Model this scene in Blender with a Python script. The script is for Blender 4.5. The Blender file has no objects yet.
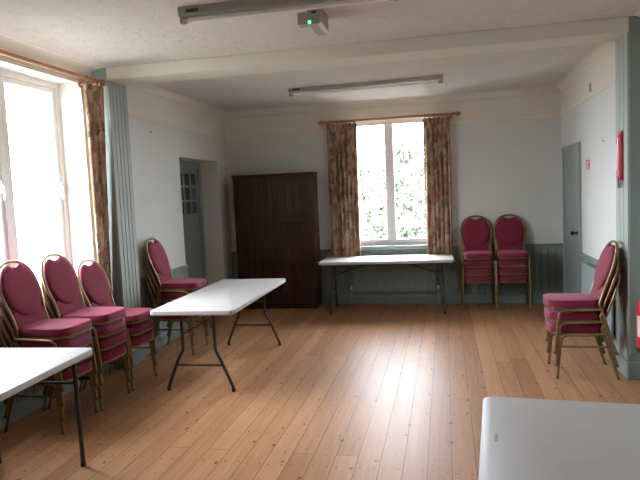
import bpy, bmesh, math, random
from mathutils import Vector, Matrix
R = math.radians
PI = math.pi
rng = random.Random(7)
scn = bpy.context.scene
COL = scn.collection

# ------------------------------------------------------------------ materials
def new_mat(name):
    m = bpy.data.materials.new(name); m.use_nodes = True
    nt = m.node_tree
    b = nt.nodes['Principled BSDF']
    return m, nt, b

def simple(name, col, rough=0.5, metal=0.0, noise=0.0, nscale=20, bump=0.0, bscale=200, sheen=0.0, spec=None):
    m, nt, b = new_mat(name)
    b.inputs['Base Color'].default_value = (*col, 1)
    b.inputs['Roughness'].default_value = rough
    b.inputs['Metallic'].default_value = metal
    if spec is not None: b.inputs['Specular IOR Level'].default_value = spec
    if sheen:
        b.inputs['Sheen Weight'].default_value = sheen
        b.inputs['Sheen Roughness'].default_value = 0.45
        b.inputs['Sheen Tint'].default_value = (1, .45, .62, 1)
    tc = nt.nodes.new('ShaderNodeTexCoord')
    if noise:
        n = nt.nodes.new('ShaderNodeTexNoise'); n.inputs['Scale'].default_value = nscale
        n.inputs['Detail'].default_value = 4
        nt.links.new(tc.outputs['Object'], n.inputs['Vector'])
        r = nt.nodes.new('ShaderNodeValToRGB')
        r.color_ramp.elements[0].position = .3; r.color_ramp.elements[1].position = .7
        r.color_ramp.elements[0].color = (*[c*(1-noise) for c in col], 1)
        r.color_ramp.elements[1].color = (*[min(1, c*(1+noise)) for c in col], 1)
        nt.links.new(n.outputs['Fac'], r.inputs['Fac']); nt.links.new(r.outputs['Color'], b.inputs['Base Color'])
    if bump:
        n2 = nt.nodes.new('ShaderNodeTexNoise'); n2.inputs['Scale'].default_value = bscale
        n2.inputs['Detail'].default_value = 3
        nt.links.new(tc.outputs['Object'], n2.inputs['Vector'])
        bp = nt.nodes.new('ShaderNodeBump'); bp.inputs['Strength'].default_value = bump
        bp.inputs['Distance'].default_value = .01
        nt.links.new(n2.outputs['Fac'], bp.inputs['Height']); nt.links.new(bp.outputs['Normal'], b.inputs['Normal'])
    return m

M = {}
M['wall'] = simple('wall_paint', (.65, .67, .635), .85, noise=.02, nscale=1.5, bump=.06, bscale=60)
M['frieze'] = simple('frieze_paint', (.74, .70, .62), .9, noise=.02, nscale=2, bump=.1, bscale=60)
M['white'] = simple('white_gloss', (.84, .84, .82), .35, noise=.02, nscale=8)
M['beam'] = simple('beam_paint', (.68, .645, .57), .75, noise=.02, nscale=3, bump=.05, bscale=40)
M['teal'] = simple('teal_paint', (.21, .255, .232), .62, spec=.3, noise=.05, nscale=3, bump=.05, bscale=40)
M['board'] = simple('boarding_tone', (.335, .375, .345), .6, noise=.04, nscale=3, bump=.05, bscale=40, spec=.3)  # paler grey-green than teal, for the room faces of the piers
M['tealdoor'] = simple('door_paint', (.25, .30, .29), .4, noise=.04, nscale=3)
M['tealrad'] = simple('radiator_paint', (.27, .345, .335), .35, noise=.03, nscale=4)
M['plastic'] = simple('table_plastic', (.51, .495, .475), .42, noise=.025, nscale=14, bump=.08, bscale=350)
M['mark'] = simple('moulded_mark', (.45, .44, .42), .5, noise=.05)
M['steel'] = simple('table_steel', (.055, .05, .048), .4, metal=.6, noise=.1, nscale=30)
M['footcap'] = simple('brown_rubber', (.13, .095, .05), .6, noise=.1)
M['rubber'] = simple('rubber', (.02, .02, .02), .7, noise=.1)
M['gold'] = simple('gold_frame', (.245, .175, .08), .38, metal=.75, noise=.08, nscale=30)
M['fabric'] = simple('burgundy_fabric', (.185, .013, .035), .75, noise=.12, nscale=60, bump=.25, bscale=500, sheen=.36, spec=.25)
M['lightbody'] = simple('fitting_enamel', (.33, .315, .275), .45, noise=.03, nscale=10)
M['tube'] = simple('tube_glass', (.88, .86, .80), .25, noise=.02)
M['black'] = simple('black_plastic', (.012, .012, .013), .4, noise=.1)
M['red'] = simple('red_paint', (.50, .03, .035), .32, noise=.06, nscale=12)
M['redsoft'] = simple('red_pouch', (.38, .025, .04), .3, noise=.08, nscale=25, bump=.15, bscale=40)
M['brass'] = simple('brass', (.6, .42, .15), .35, metal=.9, noise=.05)
M['chrome'] = simple('steel_bright', (.7, .7, .7), .25, metal=1, noise=.03)
M['pole'] = simple('pole_wood', (.32, .13, .05), .4, noise=.2, nscale=12)
M['bark'] = simple('bark', (.10, .075, .05), .9, noise=.3, nscale=9, bump=.5, bscale=20)
M['leaf1'] = simple('leaf_dark', (.115, .14, .095), .6, noise=.35, nscale=3)
M['leaf2'] = simple('leaf_pale', (.19, .21, .155), .6, noise=.35, nscale=3)
M['grass'] = simple('pale_gravel', (.34, .32, .28), .9, noise=.3, nscale=4, bump=.4, bscale=60)
M['signglintwhite'] = simple('sign_and_glint_white', (.75, .6, .6), .5, noise=.02)
M['dimroomglass'] = simple('dim_room_glass', (.055, .065, .068), .12, noise=.1, nscale=2)  # opaque; the dim room beyond is put into the pane's dark colour

def math_n(nt, op, a, b=None, c=None):
    n = nt.nodes.new('ShaderNodeMath'); n.operation = op
    for i, v in enumerate((a, b, c)):
        if v is None: continue
        if isinstance(v, (int, float)): n.inputs[i].default_value = v
        else: nt.links.new(v, n.inputs[i])
    return n.outputs[0]

def ceiling_mat():
    m, nt, b = new_mat('textured_ceiling')
    b.inputs['Base Color'].default_value = (.72, .665, .615, 1); b.inputs['Roughness'].default_value = .92
    tc = nt.nodes.new('ShaderNodeTexCoord')
    n = nt.nodes.new('ShaderNodeTexNoise'); n.inputs['Scale'].default_value = 5; n.inputs['Detail'].default_value = 5
    n.inputs['Distortion'].default_value = 2.2; n.inputs['Roughness'].default_value = .65
    nt.links.new(tc.outputs['Object'], n.inputs['Vector'])
    v = nt.nodes.new('ShaderNodeTexVoronoi'); v.inputs['Scale'].default_value = 4.5
    nt.links.new(n.outputs['Color'], v.inputs['Vector'])
    s = math_n(nt, 'ADD', n.outputs['Fac'], math_n(nt, 'MULTIPLY', v.outputs['Distance'], .5))
    r = nt.nodes.new('ShaderNodeValToRGB')
    r.color_ramp.elements[0].position = .35; r.color_ramp.elements[1].position = .95
    r.color_ramp.elements[0].color = (.56, .515, .475, 1); r.color_ramp.elements[1].color = (.66, .61, .565, 1)
    nt.links.new(s, r.inputs['Fac']); nt.links.new(r.outputs['Color'], b.inputs['Base Color'])
    bp = nt.nodes.new('ShaderNodeBump'); bp.inputs['Strength'].default_value = .55; bp.inputs['Distance'].default_value = .02
    nt.links.new(s, bp.inputs['Height']); nt.links.new(bp.outputs['Normal'], b.inputs['Normal'])
    return m
M['ceiling'] = ceiling_mat()

def floor_mat():
    m, nt, b = new_mat('pine_boards')
    L = nt.links
    tc = nt.nodes.new('ShaderNodeTexCoord')
    sep = nt.nodes.new('ShaderNodeSeparateXYZ'); L.new(tc.outputs['Object'], sep.inputs[0])
    X, Y = sep.outputs[0], sep.outputs[1]
    W = .145
    comb = nt.nodes.new('ShaderNodeCombineXYZ'); L.new(Y, comb.inputs[0]); L.new(X, comb.inputs[1])
    br = nt.nodes.new('ShaderNodeTexBrick')
    L.new(comb.outputs[0], br.inputs['Vector'])
    br.inputs['Scale'].default_value = 1; br.inputs['Brick Width'].default_value = 3.6
    br.inputs['Row Height'].default_value = W; br.inputs['Mortar Size'].default_value = .0022
    br.inputs['Mortar Smooth'].default_value = .3
    br.offset = .37; br.offset_frequency = 2; br.squash = .8; br.squash_frequency = 3
    br.inputs['Color1'].default_value = (0, 0, 0, 1); br.inputs['Color2'].default_value = (1, 1, 1, 1)
    br.inputs['Mortar'].default_value = (.5, .5, .5, 1)
    bw = nt.nodes.new('ShaderNodeRGBToBW'); L.new(br.outputs['Color'], bw.inputs[0])
    # grain, stretched along the board and shifted per board
    cell = math_n(nt, 'FLOOR', math_n(nt, 'DIVIDE', X, W))
    wn = nt.nodes.new('ShaderNodeTexWhiteNoise'); wn.noise_dimensions = '1D'; L.new(cell, wn.inputs['W'])
    gy = math_n(nt, 'ADD', math_n(nt, 'MULTIPLY', Y, .7), math_n(nt, 'MULTIPLY', wn.outputs['Value'], 37))
    gc = nt.nodes.new('ShaderNodeCombineXYZ'); L.new(math_n(nt, 'MULTIPLY', X, 16), gc.inputs[0]); L.new(gy, gc.inputs[1])
    gn = nt.nodes.new('ShaderNodeTexNoise'); gn.inputs['Scale'].default_value = 2.2; gn.inputs['Detail'].default_value = 6
    gn.inputs['Distortion'].default_value = .9
    L.new(gc.outputs[0], gn.inputs['Vector'])
    t = math_n(nt, 'ADD', math_n(nt, 'MULTIPLY', bw.outputs[0], .34), math_n(nt, 'MULTIPLY', wn.outputs['Value'], .20))
    t = math_n(nt, 'ADD', t, math_n(nt, 'ADD', math_n(nt, 'MULTIPLY', gn.outputs['Fac'], .80), -.16))
    ramp = nt.nodes.new('ShaderNodeValToRGB')
    e = ramp.color_ramp.elements
    e[0].position = .15; e[0].color = (.285, .135, .065, 1)
    e[1].position = .95; e[1].color = (.50, .28, .155, 1)
    e2 = ramp.color_ramp.elements.new(.5); e2.color = (.385, .20, .10, 1)
    L.new(t, ramp.inputs['Fac'])
    # knots
    kc = nt.nodes.new('ShaderNodeCombineXYZ'); L.new(math_n(nt, 'MULTIPLY', X, 6.9), kc.inputs[0]); L.new(math_n(nt, 'MULTIPLY', Y, 4.2), kc.inputs[1])
    vo = nt.nodes.new('ShaderNodeTexVoronoi'); vo.voronoi_dimensions = '2D'; vo.inputs['Scale'].default_value = 1
    L.new(kc.outputs[0], vo.inputs['Vector'])
    vs = nt.nodes.new('ShaderNodeSeparateColor'); L.new(vo.outputs['Color'], vs.inputs[0])
    size = math_n(nt, 'MULTIPLY', math_n(nt, 'SUBTRACT', vs.outputs[0], .30), .14)
    kn = nt.nodes.new('ShaderNodeMapRange'); kn.interpolation_type = 'SMOOTHSTEP'
    L.new(math_n(nt, 'SUBTRACT', size, vo.outputs['Distance']), kn.inputs['Value'])
    kn.inputs['From Min'].default_value = -.02; kn.inputs['From Max'].default_value = .03
    # nail heads in pairs across each board
    fx = math_n(nt, 'FRACT', math_n(nt, 'DIVIDE', X, W))
    dx = math_n(nt, 'MULTIPLY', math_n(nt, 'SUBTRACT', math_n(nt, 'ABSOLUTE', math_n(nt, 'SUBTRACT', fx, .5)), .3), W)
    fy = math_n(nt, 'FRACT', math_n(nt, 'DIVIDE', math_n(nt, 'ADD', Y, math_n(nt, 'MULTIPLY', wn.outputs['Value'], .03)), .46))
    dy = math_n(nt, 'MULTIPLY', math_n(nt, 'SUBTRACT', fy, .5), .46)
    d2 = math_n(nt, 'SQRT', math_n(nt, 'ADD', math_n(nt, 'MULTIPLY', dx, dx), math_n(nt, 'MULTIPLY', dy, dy)))
    nail = math_n(nt, 'LESS_THAN', d2, .0075)
    dark = math_n(nt, 'MAXIMUM', math_n(nt, 'MULTIPLY', kn.outputs[0], .85), math_n(nt, 'MULTIPLY', nail, .75))
    mx = nt.nodes.new('ShaderNodeMix'); mx.data_type = 'RGBA'
    L.new(dark, mx.inputs['Factor']); L.new(ramp.outputs['Color'], mx.inputs['A']); mx.inputs['B'].default_value = (.12, .036, .012, 1)
    mx2 = nt.nodes.new('ShaderNodeMix'); mx2.data_type = 'RGBA'
    L.new(math_n(nt, 'MULTIPLY', br.outputs['Fac'], .95), mx2.inputs['Factor']); L.new(mx.outputs['Result'], mx2.inputs['A']); mx2.inputs['B'].default_value = (.07, .03, .015, 1)
    L.new(mx2.outputs['Result'], b.inputs['Base Color']); b.inputs['Specular IOR Level'].default_value = .10
    rr = nt.nodes.new('ShaderNodeMapRange'); L.new(gn.outputs['Fac'], rr.inputs['Value'])
    rr.inputs['To Min'].default_value = .36; rr.inputs['To Max'].default_value = .50
    L.new(rr.outputs[0], b.inputs['Roughness'])
    bp = nt.nodes.new('ShaderNodeBump'); bp.inputs['Strength'].default_value = .35; bp.inputs['Distance'].default_value = .004
    h = math_n(nt, 'SUBTRACT', math_n(nt, 'MULTIPLY', gn.outputs['Fac'], .25), br.outputs['Fac'])
    L.new(h, bp.inputs['Height']); L.new(bp.outputs['Normal'], b.inputs['Normal'])
    return m
M['floor'] = floor_mat()

def wood_mat():
    m, nt, b = new_mat('dark_mahogany'); L = nt.links
    tc = nt.nodes.new('ShaderNodeTexCoord'); mp = nt.nodes.new('ShaderNodeMapping')
    mp.inputs['Scale'].default_value = (14, 14, .9); L.new(tc.outputs['Object'], mp.inputs[0])
    n = nt.nodes.new('ShaderNodeTexNoise'); n.inputs['Scale'].default_value = 2; n.inputs['Detail'].default_value = 5; n.inputs['Distortion'].default_value = .7
    L.new(mp.outputs[0], n.inputs['Vector'])
    r = nt.nodes.new('ShaderNodeValToRGB'); e = r.color_ramp.elements
    e[0].position = .3; e[0].color = (.021, .0068, .0038, 1); e[1].position = .75; e[1].color = (.075, .025, .0105, 1)
    L.new(n.outputs['Fac'], r.inputs['Fac']); L.new(r.outputs['Color'], b.inputs['Base Color'])
    b.inputs['Roughness'].default_value = .40; b.inputs['Specular IOR Level'].default_value = .28
    return m
M['mahogany'] = wood_mat()

def curtain_mat():
    m, nt, b = new_mat('floral_curtain'); L = nt.links
    tc = nt.nodes.new('ShaderNodeTexCoord')
    mp = nt.nodes.new('ShaderNodeMapping'); mp.inputs['Scale'].default_value = (1.25, .75, 1)
    L.new(tc.outputs['UV'], mp.inputs[0])
    nz = nt.nodes.new('ShaderNodeTexNoise'); nz.inputs['Scale'].default_value = 7; nz.inputs['Detail'].default_value = 3
    L.new(mp.outputs[0], nz.inputs['Vector'])
    add = nt.nodes.new('ShaderNodeVectorMath'); add.operation = 'MULTIPLY_ADD'
    L.new(nz.outputs['Color'], add.inputs[0]); add.inputs[1].default_value = (.12, .12, 0); L.new(mp.outputs[0], add.inputs[2])
    v = nt.nodes.new('ShaderNodeTexVoronoi'); v.inputs['Scale'].default_value = 13; L.new(add.outputs[0], v.inputs['Vector'])
    s = nt.nodes.new('ShaderNodeSeparateColor'); L.new(v.outputs['Color'], s.inputs[0])
    r = nt.nodes.new('ShaderNodeValToRGB'); r.color_ramp.interpolation = 'CONSTANT'
    e = r.color_ramp.elements
    e[0].position = 0; e[0].color = (.62, .48, .36, 1)
    e[1].position = .32; e[1].color = (.34, .10, .065, 1)
    for p, c in ((.47, (.10, .085, .05)), (.62, (.47, .34, .24)), (.74, (.36, .17, .10)), (.85, (.12, .085, .055)), (.93, (.66, .55, .44))):
        x = e.new(p); x.color = (*c, 1)
    L.new(s.outputs[0], r.inputs['Fac'])
    v2 = nt.nodes.new('ShaderNodeTexVoronoi'); v2.inputs['Scale'].default_value = 26; L.new(add.outputs[0], v2.inputs['Vector'])
    mr = nt.nodes.new('ShaderNodeMapRange'); L.new(v2.outputs['Distance'], mr.inputs['Value'])
    mr.inputs['From Min'].default_value = .15; mr.inputs['From Max'].default_value = .5; mr.inputs['To Min'].default_value = 0; mr.inputs['To Max'].default_value = .55
    mx = nt.nodes.new('ShaderNodeMix'); mx.data_type = 'RGBA'
    L.new(mr.outputs[0], mx.inputs['Factor']); L.new(r.outputs['Color'], mx.inputs['A']); mx.inputs['B'].default_value = (.40, .28, .20, 1)
    L.new(mx.outputs['Result'], b.inputs['Base Color'])
    b.inputs['Roughness'].default_value = .9; b.inputs['Specular IOR Level'].default_value = .1
    tr = nt.nodes.new('ShaderNodeBsdfTranslucent'); L.new(mx.outputs['Result'], tr.inputs['Color'])
    ms = nt.nodes.new('ShaderNodeMixShader'); ms.inputs['Fac'].default_value = .16
    L.new(b.outputs[0], ms.inputs[1]); L.new(tr.outputs[0], ms.inputs[2])
    L.new(ms.outputs[0], nt.nodes['Material Output'].inputs['Surface'])
    return m
M['curtain'] = curtain_mat()

def glass_mat():
    m = bpy.data.materials.new('window_glass'); m.use_nodes = True
    nt = m.node_tree; nt.nodes.remove(nt.nodes['Principled BSDF'])
    t = nt.nodes.new('ShaderNodeBsdfTransparent'); t.inputs['Color'].default_value = (.97, .985, .98, 1)
    g = nt.nodes.new('ShaderNodeBsdfGlossy'); g.inputs['Roughness'].default_value = .02
    f = nt.nodes.new('ShaderNodeFresnel'); ge = nt.nodes.new('ShaderNodeNewGeometry'); mr = nt.nodes.new('ShaderNodeMapRange')
    mr.inputs['To Min'].default_value = 1.4; mr.inputs['To Max'].default_value = 1/1.4   # same reflection from either face of the thin pane
    nt.links.new(ge.outputs['Backfacing'], mr.inputs['Value']); nt.links.new(mr.outputs[0], f.inputs['IOR'])
    ms = nt.nodes.new('ShaderNodeMixShader')
    nt.links.new(f.outputs[0], ms.inputs[0]); nt.links.new(t.outputs[0], ms.inputs[1]); nt.links.new(g.outputs[0], ms.inputs[2])
    nt.links.new(ms.outputs[0], nt.nodes['Material Output'].inputs['Surface'])
    return m
M['glass'] = glass_mat()

def emit_mat(name, col, s):
    m, nt, b = new_mat(name)
    b.inputs['Base Color'].default_value = (*[c*.5 for c in col], 1)
    b.inputs['Emission Color'].default_value = (*col, 1); b.inputs['Emission Strength'].default_value = s
    return m
M['led'] = emit_mat('green_led', (.08, 1, .45), 3.0)
M['lens'] = simple('white_lens', (.95, .93, .87), .3, noise=.01)

# ------------------------------------------------------------------ mesh helpers
def box(bm, x0, x1, y0, y1, z0, z1):
    v = [bm.verts.new((x, y, z)) for x in (x0, x1) for y in (y0, y1) for z in (z0, z1)]
    for f in ((0, 1, 3, 2), (4, 6, 7, 5), (0, 4, 5, 1), (2, 3, 7, 6), (0, 2, 6, 4), (1, 5, 7, 3)):
        bm.faces.new([v[i] for i in f])

def prism(bm, poly, axis, a0, a1):
    """extrude a closed 2D polygon along an axis; poly in the two other axes (cyclic order)"""
    def P(u, v, a):
        return {'x': (a, u, v), 'y': (u, a, v), 'z': (u, v, a)}[axis]
    A = [bm.verts.new(P(u, v, a0)) for u, v in poly]; B = [bm.verts.new(P(u, v, a1)) for u, v in poly]
    n = len(poly)
    bm.faces.new(A); bm.faces.new(B[::-1])
    for i in range(n):
        bm.faces.new((A[i], B[i], B[(i+1) % n], A[(i+1) % n]))

def smooth_path(pts, n=6):
    pts = [Vector(p) for p in pts]; out = []
    for i in range(len(pts)-1):
        p0 = pts[max(i-1, 0)]; p1 = pts[i]; p2 = pts[i+1]; p3 = pts[min(i+2, len(pts)-1)]
        for k in range(n):
            t = k/n
            out.append(.5*((2*p1)+(p2-p0)*t+(2*p0-5*p1+4*p2-p3)*t*t+(3*p1-p0-3*p2+p3)*t**3))
    out.append(pts[-1]); return out

def tube(bm, pts, r, seg=10, caps=True):
    pts = [Vector(p) for p in pts]
    rs = r if isinstance(r, (list, tuple)) else [r]*len(pts)
    t0 = (pts[1]-pts[0]).normalized()
    up = Vector((0, 0, 1)) if abs(t0.z) < .9 else Vector((1, 0, 0))
    nrm = (up - t0*up.dot(t0)).normalized()
    rings = []
    for i, p in enumerate(pts):
        t = (pts[min(i+1, len(pts)-1)]-pts[max(i-1, 0)]).normalized()
        nrm = (nrm - t*nrm.dot(t)).normalized(); b = t.cross(nrm)
        rings.append([bm.verts.new(p+rs[i]*(math.cos(2*PI*k/seg)*nrm+math.sin(2*PI*k/seg)*b)) for k in range(seg)])
    for a, c in zip(rings, rings[1:]):
        for k in range(seg):
            bm.faces.new((a[k], a[(k+1) % seg], c[(k+1) % seg], c[k]))
    if caps:
        bm.faces.new(rings[0][::-1]); bm.faces.new(rings[-1])

def lathe(bm, prof, mat=Matrix(), seg=20):
    """prof: (radius, height) pairs round local z"""
    rings = []
    for r, h in prof:
        rings.append([bm.verts.new(mat @ Vector((max(r, 1e-4)*math.cos(2*PI*k/seg), max(r, 1e-4)*math.sin(2*PI*k/seg), h))) for k in range(seg)])
    for a, c in zip(rings, rings[1:]):
        for k in range(seg):
            bm.faces.new((a[k], a[(k+1) % seg], c[(k+1) % seg], c[k]))
    bm.faces.new(rings[0][::-1]); bm.faces.new(rings[-1])

def puff(bm, outline, center, to3d, front, back, edge=.3):
    """cushion over a star-shaped outline; front/back = heights at the middle; edge = flat side share"""
    ts = (1, .975, .93, .84, .68, .45, .2)
    def prof(t): return (max(0, 1-t**5))**.5
    n = len(outline); cx, cy = center
    def ring(t, h):
        return [bm.verts.new(to3d(cx+(u-cx)*t, cy+(v-cy)*t, h)) for u, v in outline]
    F = [ring(t, front*(edge+(1-edge)*prof(t))) for t in ts]
    B = [ring(t, -back*(edge+(1-edge)*prof(t))) for t in ts]
    def skin(a, c):
        for k in range(n): bm.faces.new((a[k], a[(k+1) % n], c[(k+1) % n], c[k]))
    for a, c in zip(F, F[1:]): skin(a, c)
    for a, c in zip(B, B[1:]): skin(c, a)
    skin(B[0], F[0])
    tf = bm.verts.new(to3d(cx, cy, front)); tb = bm.verts.new(to3d(cx, cy, -back))
    for k in range(n):
        bm.faces.new((F[-1][k], F[-1][(k+1) % n], tf)); bm.faces.new((B[-1][(k+1) % n], B[-1][k], tb))

def obj(name, bm, mat, parent=None, smooth=False, bevel=0, seg=2, angle=40):
    bmesh.ops.recalc_face_normals(bm, faces=bm.faces)
    me = bpy.data.meshes.new(name)
    if smooth:
        for f in bm.faces: f.smooth = True
    bm.to_mesh(me); bm.free()
    if smooth:
        try: me.set_sharp_from_angle(angle=R(angle))
        except Exception: pass
    me.materials.append(M[mat] if isinstance(mat, str) else mat)
    o = bpy.data.objects.new(name, me); COL.objects.link(o)
    if parent: o.parent = parent
    if bevel:
        md = o.modifiers.new('edge', 'BEVEL'); md.width = bevel; md.segments = seg; md.limit_method = 'ANGLE'
    return o

def BM(): return bmesh.new()
def boxes(name, bl, mat, parent=None, bevel=0):
    bm = BM()
    for b in bl: box(bm, *b)
    return obj(name, bm, mat, parent, bevel=bevel)
def empty(name, loc, rz=0):
    o = bpy.data.objects.new(name, None); COL.objects.link(o)
    o.location = loc; o.rotation_euler = (0, 0, rz); o.empty_display_size = .1
    return o
def tag(o, label, cat, group=None):
    o['label'] = label; o['category'] = cat
    if group: o['group'] = group
    return o
def struct(o): o['kind'] = 'structure'; return o
def copy_tree(o, parent=None):
    c = o.copy(); COL.objects.link(c)
    if parent: c.parent = parent
    for ch in list(o.children): copy_tree(ch, c)
    return c

# ------------------------------------------------------------------ room dimensions
XN, XL, XR, XRN = -3.38, -3.29, 1.59, 1.62      # near-left wall, far-left wall, far-right wall, near-right wall
YF, YP0, YP1, YB = -4.5, 5.30, 5.64, 8.72       # front wall (behind the camera), piers, back wall
ZC, ZP, ZD = 2.99, 2.606, .83
PL, PR = -3.17, 1.478                           # room faces of the piers
T = .34

# floor / ceiling
struct(boxes('floor', [(-4.1, 2.2, YF-.4, YB+.4, -.12, 0)], 'floor'))
struct(boxes('ceiling', [(-4.1, 2.2, YF-.4, YB+.4, ZC, ZC+.2)], 'ceiling'))

# left wall, part with the big window 
W1 = (3.57, 5.17, .84, 2.85)
def wall_x_with_openings(name, x0, x1, y0, y1, z0, z1, ops, mat='wall'):
    bl = []; y = y0
    for (a, b, c, d) in sorted(ops):
        if a > y: bl.append((x0, x1, y, a, z0, z1))
        if c > z0: bl.append((x0, x1, a, b, z0, c))
        if d < z1: bl.append((x0, x1, a, b, d, z1))
        y = b
    bl.append((x0, x1, y, y1, z0, z1))
    return struct(boxes(name, bl, mat))
def split_wall(name, x0, x1, y0, y1, ops):
    wall_x_with_openings(name, x0, x1, y0, y1, 0, ZC, ops)
TN = .52                                        # extra outer wall depth, added to cut oblique light from the big window
wall_x_with_openings('wall_left', XN-TN, XN, YF, YP1, 0, ZC, [W1], 'frieze')
DO = (7.04, 8.36, 0, 2.225)
wall_x_with_openings('wall_left.001', XL-T, XL, YP1, YB+.3, 0, ZP, [DO], 'wall')
struct(boxes('wall_left.002', [(XL-T, XL, YP1, YB+.3, ZP, ZC)], 'frieze'))
# back wall with window opening
WB = (-1.34, -.14, .87, 2.735)
struct(boxes('wall_back', [(XL, WB[0], YB, YB+T, 0, ZP), (WB[1], XR, YB, YB+T, 0, ZP), (WB[0], WB[1], YB, YB+T, 0, WB[2])], 'wall'))
struct(boxes('wall_back.001', [(XL, WB[0], YB, YB+T, ZP, ZC), (WB[1], XR, YB, YB+T, ZP, ZC), (WB[0], WB[1], YB, YB+T, WB[3], ZC)], 'frieze'))
struct(boxes('wall_right', [(XR, XR+.3, YP1, YB+.3, 0, ZP)], 'wall'))
struct(boxes('wall_right.001', [(XR, XR+.3, YP1, YB+.3, ZP, ZC)], 'frieze'))
struct(boxes('wall_right.002', [(XRN, XRN+.3, YF, YP0, 0, ZC)], 'wall'))
struct(boxes('wall_front', [(-3.8, 2, YF-.3, YF, 0, ZC)], 'wall'))

# tongue and groove panelling: real grooves
def groove_profile(a0, a1, pitch=.095, depth=.009, t=.018):
    """returns (a, offset) points along the panel"""
    pts = [(a0, t)]; n = max(1, round((a1-a0)/pitch)); p = (a1-a0)/n
    for i in range(1, n):
        c = a0+i*p
        pts += [(c-.006, t), (c-.002, t-depth), (c+.002, t-depth), (c+.006, t)]
    pts.append((a1, t)); return pts
def panel_x(name, x, sgn, y0, y1, z0, z1, mat='teal', pitch=.095):
    """panel on a wall whose surface is at x, sticking out along sgn"""
    bm = BM(); pr = groove_profile(y0, y1, pitch)
    poly = [(x, y0)] + [(x+sgn*o, a) for a, o in pr] + [(x, y1)]
    prism(bm, poly, 'z', z0, z1); return struct(obj(name, bm, mat))
def panel_y(name, y, sgn, x0, x1, z0, z1, mat='teal', pitch=.095):
    bm = BM(); pr = groove_profile(x0, x1, pitch)
    poly = [(x0, y)] + [(a, y+sgn*o) for a, o in pr] + [(x1, y)]
    prism(bm, poly, 'z', z0, z1); return struct(obj(name, bm, mat))
panel_y('trim_1', YB, -1, XL, XR, 0, ZD-.02)                       # back dado
panel_x('trim_2', XL, 1, YP1, DO[0]-.0, 0, ZD-.02)                 # left dado up to the doorway
panel_x('trim_3', XR, -1, YP1, 7.512, 0, ZD-.02)                   # right dado
panel_x('trim_4', XN, 1, YF, YP0, 0, W1[2]-.03)                    # under the big window
# dado rails
def rail_y(name, y, x0, x1, z, h=.045, d=.04, mat='teal'):
    bm = BM(); prism(bm, [(y, z-h), (y-d*.6, z-h), (y-d*.75, z-h*.35), (y-d, z-h*.25), (y-d, z), (y, z)], 'x', x0, x1)
    return struct(obj(name, bm, mat, bevel=.003))
def rail_x(name, x, sg, y0, y1, z, h=.045, d=.04, mat='teal'):
    bm = BM(); prism(bm, [(x, z-h), (x+sg*d*.6, z-h), (x+sg*d*.75, z-h*.35), (x+sg*d, z-h*.25), (x+sg*d, z), (x, z)], 'y', y0, y1)
    return struct(obj(name, bm, mat, bevel=.003))
rail_y('trim_5', YB, XL, WB[0]-.02, ZD+.01); rail_y('trim_6', YB, WB[1]+.02, XR, ZD+.01)
rail_x('trim_7', XL, 1, YP1, DO[0], ZD+.01)
rail_x('trim_8', XR, -1, YP1, 7.512, ZD+.01)
# picture rails
rail_y('trim_9', YB, XL, WB[0]-.01, ZP+.02, .035, .02, 'frieze'); rail_y('trim_23', YB, WB[1]+.01, XR, ZP+.02, .035, .02, 'frieze')
rail_x('trim_10', XL, 1, YP1, YB, ZP+.02, .035, .02, 'frieze')
rail_x('trim_11', XR, -1, YP1, YB, ZP+.02, .035, .02, 'frieze')
# skirting
def skirt_y(name, y, x0, x1):
    bm = BM(); prism(bm, [(y, 0), (y-.03, 0), (y-.03, .11), (y-.022, .13), (y, .135)], 'x', x0, x1); return struct(obj(name, bm, 'teal'))
def skirt_x(name, x, sg, y0, y1):
    bm = BM(); prism(bm, [(x, 0), (x+sg*.03, 0), (x+sg*.03, .11), (x+sg*.022, .13), (x, .135)], 'y', y0, y1); return struct(obj(name, bm, 'teal'))
skirt_y('baseboard_back', YB, XL, XR)
skirt_x('baseboard_left', XN, 1, YF, YP0); skirt_x('baseboard_left.001', XL, 1, YP1, DO[0])
skirt_x('baseboard_right', XR, -1, YP1, 7.512); skirt_x('baseboard_right.001', XRN, -1, YF, YP0)
# coving
def cove(name, axis, a0, a1, w, z, sg, s=.09, mat='frieze'):
    """concave quarter along a wall at w, room side sg"""
    arc = [(w+sg*s*(1-math.cos(t*PI/2/6)), z-s*(1-math.sin(t*PI/2/6))) for t in range(7)]
    poly = [(w, z)] + [(w, z-s-.012), (w+sg*.008, z-s-.012)] + arc + [(w+sg*(s+.010), z-.0025), (w+sg*(s+.010), z)]
    bm = BM(); prism(bm, poly, axis, a0, a1); return struct(obj(name, bm, mat, smooth=True, angle=35))
cove('trim_12', 'y', YF, YP0, XN, ZC, 1, .15)
cove('trim_13', 'y', YP1, YB, XL, ZC, 1, .07)
cove('trim_14', 'y', YP1, YB, XR, ZC, -1, .085)
cove('trim_15', 'x', XL, XR, YB, ZC, -1, .085)
cove('trim_16', 'y', YF, YP0, XRN, ZC, -1, .10)
# piers: plain core, grooved boards on the room face, base block
def pier(name, x0, x1, room, sg):
    bm = BM(); box(bm, x0, x1, YP0, YP1, 0, ZC)
    return struct(obj(name, bm, 'teal', bevel=.004))
pier('wall_left.003', XN-.1, PL-.018, PL, 1)
panel_x('trim_17', PL-.018, 1, YP0, YP1, 0, ZC, 'board', pitch=.075)
pier('wall_right.003', PR+.018, XRN+.2, PR, -1)
panel_x('trim_18', PR+.018, -1, YP0, YP1, 0, ZC, 'board', pitch=.11)
struct(boxes('baseboard_right.002', [(PR-.012, XRN, YP0-.02, YP1, 0, .15)], 'teal', bevel=.006))
struct(boxes('baseboard_left.002', [(XN, PL+.012, YP0-.02, YP1, 0, .15)], 'teal', bevel=.006))
# ceiling beam
struct(boxes('trim_19', [(PL-.01, PR+.01, YP0-.003, YP1-.02, 2.868, ZC)], 'beam', bevel=.006))

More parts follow.
